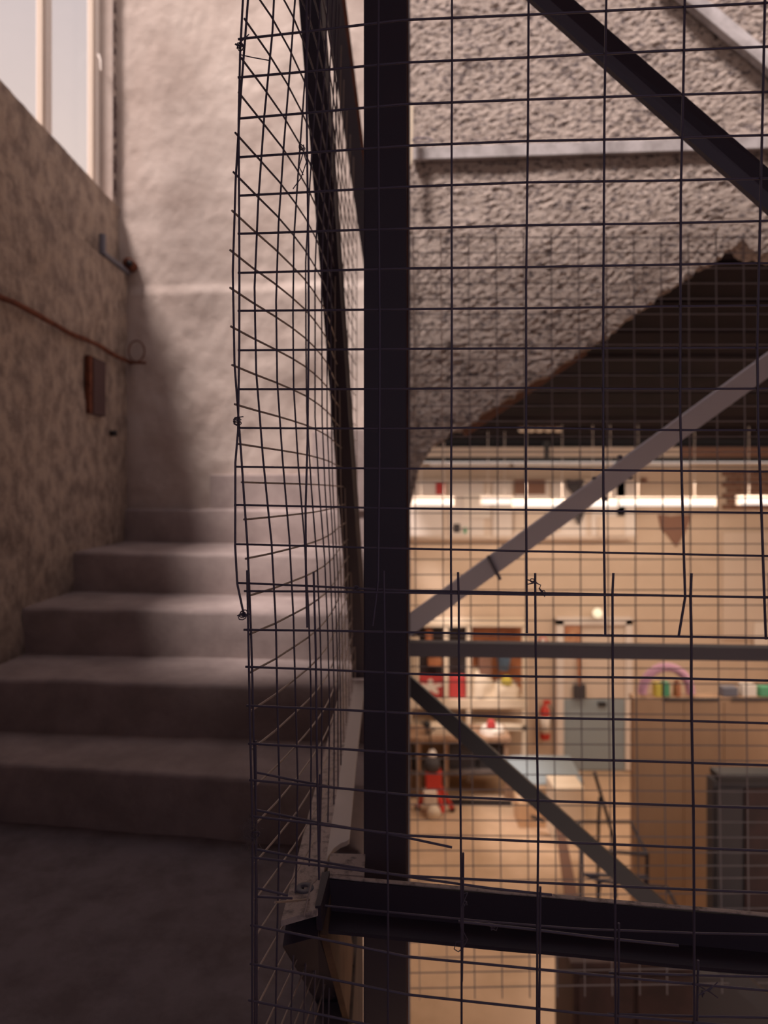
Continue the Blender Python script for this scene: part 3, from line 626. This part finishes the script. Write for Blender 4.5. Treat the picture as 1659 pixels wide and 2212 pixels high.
# shelving with orange cabinets
Ys = 9.12
t = empty('shelf_unit', P(1010, 1700, Ys), 'cream shelving with orange wooden back boards left of the extinguisher', 'shelf')
fb = HY+5745/Ys
for x0 in (878, 958, 1008, 1128): hb('upright', 'cloth', x0, 1352, x0+11, fb, Ys, .06, t)
hb('shelf', 'cloth', 878, 1511, 1140, 1530, Ys-.01, .40, t); hb('shelf', 'cloth', 878, 1345, 1140, 1354, Ys, .38, t); hb('shelf', 'cloth', 878, 1568, 1140, 1578, Ys, .4, t)
hb('back_board', 'orangewood', 1020, 1356, 1128, 1508, Ys+.25, .02, t); hb('back_board', 'greydark', 890, 1356, 958, 1508, Ys+.25, .02, t); hb('back_board', 'greydark', 969, 1356, 1008, 1508, Ys+.25, .02, t)
for x0, x1, y0, y1, m, nm, lb in ((893, 905, 1378, 1510, 'cloth', 'storage_tube', 'pale upright tube at the left end of the shelf'),
      (920, 934, 1360, 1400, 'orangewood', 'wood_offcut', 'orange offcut in the upper left of the shelf'), (906, 958, 1462, 1510, 'redcloth', 'red_crate', 'red box with white flower shape left of the shelf upright'), (970, 1006, 1462, 1510, 'redcloth', 'red_crate', 'plain red box right of the shelf upright'),
      (925, 955, 1425, 1440, 'orangewood', 'wood_offcut', 'orange offcut lying above the red box'), (1035, 1062, 1414, 1460, 'brown', 'wood_offcut', 'brown slat standing beside the blue bucket')):
    o = hb(nm, m, x0, y0, x1, y1, Ys+.05, .16, bevel=.01); tag(o, lb, 'box' if 'crate' in nm else 'tube' if 'tube' in nm else 'offcut')
    if lb.startswith('red box'):
        pts = []; cc = P(930, 1484, Ys+.045)
        for i in range(30):
            a = 2*math.pi*i/30; r_ = .075+.035*math.sin(5*a); pts.append(cc+Vector((1.6*r_*math.cos(a), 0, r_*math.sin(a))))
        v2 = [p+Vector((0, .004, 0)) for p in pts]; n = 30
        MB().add(pts+v2, [tuple(range(n)), tuple(range(2*n-1, n-1, -1))]+[(i, (i+1) % n, n+(i+1) % n, n+i) for i in range(n)]).build('flower_mark', 'paper', None).location
        fm = bpy.data.objects['flower_mark']; fl = fm.location.copy(); fm.parent = o; fm.location = fl-o.location
c = P(1088, 1447, Ys+.1); t = empty('blue_bucket', c, 'blue bucket in front of the orange back board', 'bucket')
bk = MB().lathe(tuple(c), [(.07, 0), (.10, .20), (.105, .21), (.09, .205)], 18).build('bucket_body', 'bluebucket', t); MB().tube([c+Vector((.1*math.cos(a/8*math.pi), 0, .2+.08*math.sin(a/8*math.pi))) for a in range(9)], .004).build('bucket_handle', 'steel', bk)
def heap(name, m, x0, y0, x1, y1, Y, lb, cat, seed, dep=.25):
    rows = []; a = P(x0, y1, Y); c = P(x1, y0, Y); rx = (c.x-a.x)/2; hz = c.z-a.z
    for i in range(13):
        ph = i/12*math.pi/2; r = []
        for j in range(29):
            th = j/28*2*math.pi; e = 1+.16*nz(math.cos(th)*1.6+seed, math.sin(th)*1.6, ph*2, 3)
            r.append((a.x+rx+rx*math.cos(ph)**.6*math.cos(th)*e, Y+dep+dep*math.cos(ph)**.6*math.sin(th)*e, a.z+hz*math.sin(ph)*(1+.12*nz(th, ph*3, seed))))
        rows.append(r)
    o = MB().grid(rows).build(name, m); return tag(o, lb, cat)
heap('cloth_heap', 'cloth', 1004, 1450, 1072, 1511, Ys, 'larger heap of cream cloth on the shelf', 'cloth', 1, .15)
heap('cloth_heap', 'cloth', 1060, 1476, 1130, 1511, Ys, 'lower heap of cream cloth at the shelf end', 'cloth', 5, .15)
heap('yellow_rag', 'yellow', 1083, 1462, 1108, 1480, Ys+.02, 'yellow rag lying on the cream cloth', 'cloth', 8, .06)
# workbench
Yb = 8.6; fb = HY+5745/Yb
t = empty('workbench', P(985, fb, Yb), 'wooden workbench with clutter on its top below the shelf', 'workbench')
hb('bench_top', 'wood', 872, 1594, 1104, 1604, Yb, .5, t, .005)
for x0 in (878, 900, 960, 1090): hb('leg', 'wood', x0, 1604, x0+9, fb, Yb+.03, .08, t)
hb('lower_shelf', 'board', 880, 1668, 1100, 1674, Yb+.02, .5, t); hb('back_panel', 'card', 905, 1606, 960, 1650, Yb+.42, .02, t)
for x0, x1, y0, y1, m, lb in ((970, 1030, 1606, 1667, 'greydark', 'large grey bin on the lower shelf of the workbench'), (1034, 1088, 1612, 1667, 'greydark', 'darker bin at the right end of the lower shelf'), (885, 895, 1612, 1667, 'black', 'thin black case beside the left bench leg')):
    tag(hb('bin', m, x0, y0, x1, y1, Yb+.14, .28, bevel=.015), lb, 'bin')
tag(hb('tool_case', 'cloth', 930, 1572, 985, 1594, Yb+.1, .25, bevel=.02), 'cream case standing on the workbench', 'case')
heap('cloth_pile', 'paper', 1040, 1572, 1098, 1594, Yb+.05, 'white cloth pile on the right of the workbench', 'cloth', 12, .15)
heap('red_rag', 'redcloth', 1052, 1557, 1072, 1574, Yb+.08, 'small red rag on top of the white pile', 'cloth', 15, .05)
c = P(922, 1594, Yb+.12); t = empty('desk_fan', c, 'dark desk lamp with arm standing on the workbench', 'lamp')
MB().lathe(tuple(c), [(.07, 0), (.07, .02), (.015, .03), (.015, .10)], 14).build('lamp_base', 'black', t); MB().tube([c+Vector((0, 0, .08)), c+Vector((-.02, 0, .17)), c+Vector((-.08, 0, .2))], .012).build('arm', 'black', t); MB().lathe(tuple(c+Vector((0, 0, .13))), [(.03, 0), (.055, .05), (.02, .09)], 12).build('lamp_head', 'black', t)
t.name = 'bench_lamp'
# red floor machine
Ym = 8.28; fz = HZ
c = Vector(((937-CX)/F*Ym, Ym, fz)); t = empty('floor_jack', c, 'red wheeled machine with splayed legs standing before the workbench', 'machine')
MB().box(c.x-.10, c.x+.09, Ym-.08, Ym+.08, fz+.30, fz+.50).build('body', 'red', t, bevel=.02); mo = MB().lathe(tuple(c+Vector((-.02, 0, .50))), [(.09, 0), (.10, .08), (.08, .14)], 14).build('motor', 'greydark', t)
MB().lathe(tuple(c+Vector((-.02, 0, .64))), [(.04, 0), (.055, .05), (.03, .10)], 12).build('cap', 'white', mo)
for sx, sy in ((-.19, .05), (.22, .0), (.10, -.12)):
    MB().bar(c+Vector((sx*.2, 0, .36)), c+Vector((sx, sy, .045)), .05, .05).build('leg', 'red', t, bevel=.006)
for sx, sy in ((-.19, .05), (.22, .0)): MB().lathe(tuple(c+Vector((sx, sy-.02, .035))), [(.035, 0), (.035, .03)], 12, 'y').build('wheel', 'black', t)
MB().box(c.x-.13, c.x+.03, Ym-.16, Ym+.0, fz+.13, fz+.30).build('gearbox', 'palepanel', t, bevel=.02); MB().lathe(tuple(c+Vector((-.01, -.22, .08))), [(.08, 0), (.08, .05)], 18, 'y').build('disc', 'cloth', t)
MB().tube([c+Vector((-.02, 0, .7)), c+Vector((-.05, 0, .95)), c+Vector((.02, 0, 1.0))], .012).build('handle', 'black', t)
tag(MB().bar((.42, 8.5, fz+.03), (1.55, 8.45, fz+.03), .05, .05).build('floor_pipe', 'black'), 'black pipe lying on the hall floor under the workbench', 'pipe')
# blue topped table with boxes
Yt = 7.95; zt2 = P(0, 1668, Yt).z
t = empty('blue_table', (P(1165, 1690, Yt).x, Yt, fz), 'low table with a pale blue top in front of the door', 'table')
a = P(1108, 1690, Yt); c = P(1268, 1690, Yt)
MB().hexa([(a.x+.1, Yt-.1, a.z), (c.x-.05, Yt-.05, a.z), (c.x, Yt+.75, a.z), (a.x, Yt+.75, a.z), (a.x+.1, Yt-.1, a.z+.025), (c.x-.05, Yt-.05, a.z+.025), (c.x, Yt+.75, a.z+.025), (a.x, Yt+.75, a.z+.025)]).build('table_top', 'blue', t, bevel=.004)
for x_, y_ in ((a.x+.14, Yt), (c.x-.1, Yt), (a.x+.1, Yt+.65), (c.x-.1, Yt+.65)): MB().box(x_-.02, x_+.02, y_-.02, y_+.02, fz, a.z).build('leg', 'wood', t)
for x0, x1, yt_, Y, d_, lb in ((1120, 1186, 1735, 7.9, .3, 'lower cardboard box left under the blue table'), (1196, 1262, 1702, 7.55, .35, 'tall pale carton in front of the blue table')):
    Pz = P(x0, yt_, Y); q = P(x1, yt_, Y)
    o = empty('carton', (Pz.x, Y, fz), lb, 'box'); MB().box(Pz.x, q.x, Y-.01, Y+d_, fz, Pz.z).build('box_body', 'cloth' if 'pale' in lb else 'card', o, bevel=.006); MB().box(Pz.x+.01, q.x-.01, Y+d_*.45, Y+d_*.55, Pz.z, Pz.z+.003).build('tape', 'cloth', o)
tag(MB().hexa([tuple(P(1146, 1768, 7.7)), tuple(P(1176, 1778, 7.6)), tuple(P(1176, 1774, 7.65)), tuple(P(1146, 1764, 7.75)), tuple(P(1146, 1763, 7.7)), tuple(P(1176, 1772, 7.6)), tuple(P(1176, 1768, 7.65)), tuple(P(1146, 1759, 7.75))]).build('floor_tool', 'black', bevel=.003), 'small black tool lying before the cartons', 'tool')
# leaning brown board
a0 = P(1200, 1775, 7.0); tag(MB().hexa([(1.64, 6.18, fz), (1.77, 6.18, fz), (1.77, 6.23, fz), (1.64, 6.23, fz), (a0.x, 7.0, a0.z+.0), (a0.x+.08, 7.0, a0.z), (a0.x+.08, 7.04, a0.z), (a0.x, 7.04, a0.z)]).build('tilted_board', 'brown', bevel=.004), 'long brown board propped on the hall floor by the cartons', 'board')
# tall plywood partition at the right
Yp = 5.85; a = P(1370, 1508, Yp)
t = empty('plywood_partition', (a.x, Yp, fz), 'tall plywood partition standing right of the white door', 'partition')
xs = a.x
for wd in (.42, .34, .62, .62, .62):
    MB().box(xs, xs+wd-.005, Yp, Yp+.02, fz, a.z-.03).build('panel', 'ply', t, bevel=.002); xs += wd
MB().box(a.x, xs, Yp, Yp+.13, a.z-.029, a.z).build('top_board', 'ply', t)
for k in range(6): MB().box(a.x+.01+k*.5, a.x+.06+k*.5, Yp+.021, Yp+.12, fz, a.z-.03).build('stud', 'wood', t)
for x0, x1 in ((1433, 1552), (1580, 1760)):
    p = P(x0, 1503, Yp); q = P(x1, 1503, Yp); MB().box(p.x, q.x, Yp-.012, Yp, a.z-.022, a.z+.004).build('edge_strip', 'black', t, bevel=.002)
tag(MB().tube([(P(1440, 0, Yp+.06).x-.205*math.cos(math.pi*i/24), Yp+.065, a.z+.02+.225*math.sin(math.pi*i/24)) for i in range(25)], .038, 10).build('foam_arch', 'purple'), 'purple foam arch standing on the plywood partition', 'arch')
for x0, x1, y0, m, lb, nm, ct in ((1412, 1426, 1474, 'yellow', 'yellow packet under the purple arch', 'small_packet', 'packet'), (1430, 1444, 1472, 'green', 'green packet under the purple arch', 'small_packet', 'packet'), (1454, 1470, 1466, 'orangewood', 'orange brown jar under the right side of the arch', 'small_jar', 'jar'),
                         (1556, 1590, 1482, 'steelgrey', 'grey case on the partition right of the arch', 'small_case', 'case'), (1598, 1630, 1476, 'paper', 'white packet on the partition near the right edge', 'small_packet', 'packet'), (1636, 1700, 1480, 'green', 'green box on the partition at the right edge', 'small_box', 'box')):
    Yi = Yp+.065; p0 = P(x0, 1500, Yi); p1 = P(x1, y0, Yi)
    if nm == 'small_jar': o = MB().lathe(((p0.x+p1.x)/2, Yi, a.z), [(.028, 0), (.031, .015), (.031, .10), (.02, .115), (.02, .135)], 14).build(nm, m)
    else: o = MB().box(p0.x, p1.x, Yi-.04, Yi+.04, a.z, p1.z).build(nm, m, bevel=.01)
    tag(o, lb, ct)
# dark cabinet near the right edge
Yk = 4.9; p0 = P(1540, 1685, Yk); t = empty('grey_cabinet', (p0.x, Yk, fz), 'dark grey cabinet with a black lid at the lower right', 'cabinet')
MB().box(p0.x, p0.x+1.2, Yk, Yk+.10, fz, p0.z).build('body', 'greydark', t, bevel=.005); MB().box(p0.x+.03, p0.x+1.22, Yk-.03, Yk+.12, p0.z, p0.z+.05).build('lid', 'black', t, bevel=.01)
dr = MB().box(p0.x+.02, p0.x+.20, Yk-.015, Yk, fz+.05, p0.z-.05).build('door', 'greydark', t, bevel=.003); MB().box(p0.x+.22, p0.x+1.0, Yk-.015, Yk, fz+.05, p0.z-.05).build('door', 'darkwood', t, bevel=.003)
# dark wooden cupboard under the beam
Yd = 4.25; p0 = P(1238, 2085, Yd); p1 = P(1500, 2085, Yd)
t = empty('dark_cupboard', (p0.x, Yd, fz), 'dark brown wooden cupboard at the bottom, below the beam', 'cupboard')
MB().box(p0.x, p1.x, Yd, Yd+.45, fz, p0.z).build('body', 'darkwood', t, bevel=.004); MB().box(p0.x-.02, p1.x+.02, Yd-.02, Yd+.46, p0.z, p0.z+.03).build('cupboard_top', 'darkwood', t)
for k in range(2): MB().box(p0.x+.03+k*.36, p0.x+.36+k*.36, Yd-.018, Yd, fz+.06, p0.z-.06).build('door', 'darkwood', t, bevel=.003)
MB().box(p1.x+.03, p1.x+1.2, Yd+.1, Yd+.4, fz, P(0, 2110, Yd+.1).z).build('low_cabinet', 'greydark', label='low grey cabinet beside the dark cupboard', cat='cabinet', bevel=.004)
# tubular trestles
def trestle(name, Y, lines, lb):
    t = empty(name, (P(lines[0][0][0], 0, Y).x, Y, fz), lb, 'trestle', 'black tubular trestles in the hall')
    for l in lines:
        MB().tube([P(q[0], q[1], q[2] if len(q) > 2 else Y) for q in l], .014, 8).build('tube', 'blacksteel', t)
def leg(px, py, Y): q = P(px, py, Y); return (px, HY+5745/Y, Y)
trestle('tube_trestle', 5.78, [[(1250, 1775), (1362, 1775), (1398, 1846, 5.4)], [(1255, 1834, 5.42), (1398, 1846, 5.4)], [(1284, 1668), (1325, 1808), (1330, 1940)], [(1296, 1722), (1293, 1775), leg(1290, 0, 5.78)], [(1250, 1775), (1255, 1834, 5.42), leg(1252, 0, 5.42)], [(1398, 1846, 5.4), leg(1396, 0, 5.4)]], 'far black tubular trestle with a tall slanting arm')
trestle('tube_trestle', 5.2, [[(1296, 1903), (1400, 1914), (1440, 1916), (1478, 1990, 4.95)], [(1388, 1918), leg(1388, 0, 5.2)], [(1262, 1889), (1396, 1894)], [(1296, 1903), (1290, 1960), leg(1290, 0, 5.2)], [(1400, 1892), (1388, 1918)], [(1478, 1990, 4.95), leg(1480, 0, 4.95)], [(1262, 1889), (1296, 1903)]], 'nearer black tubular trestle just above the dark beam')
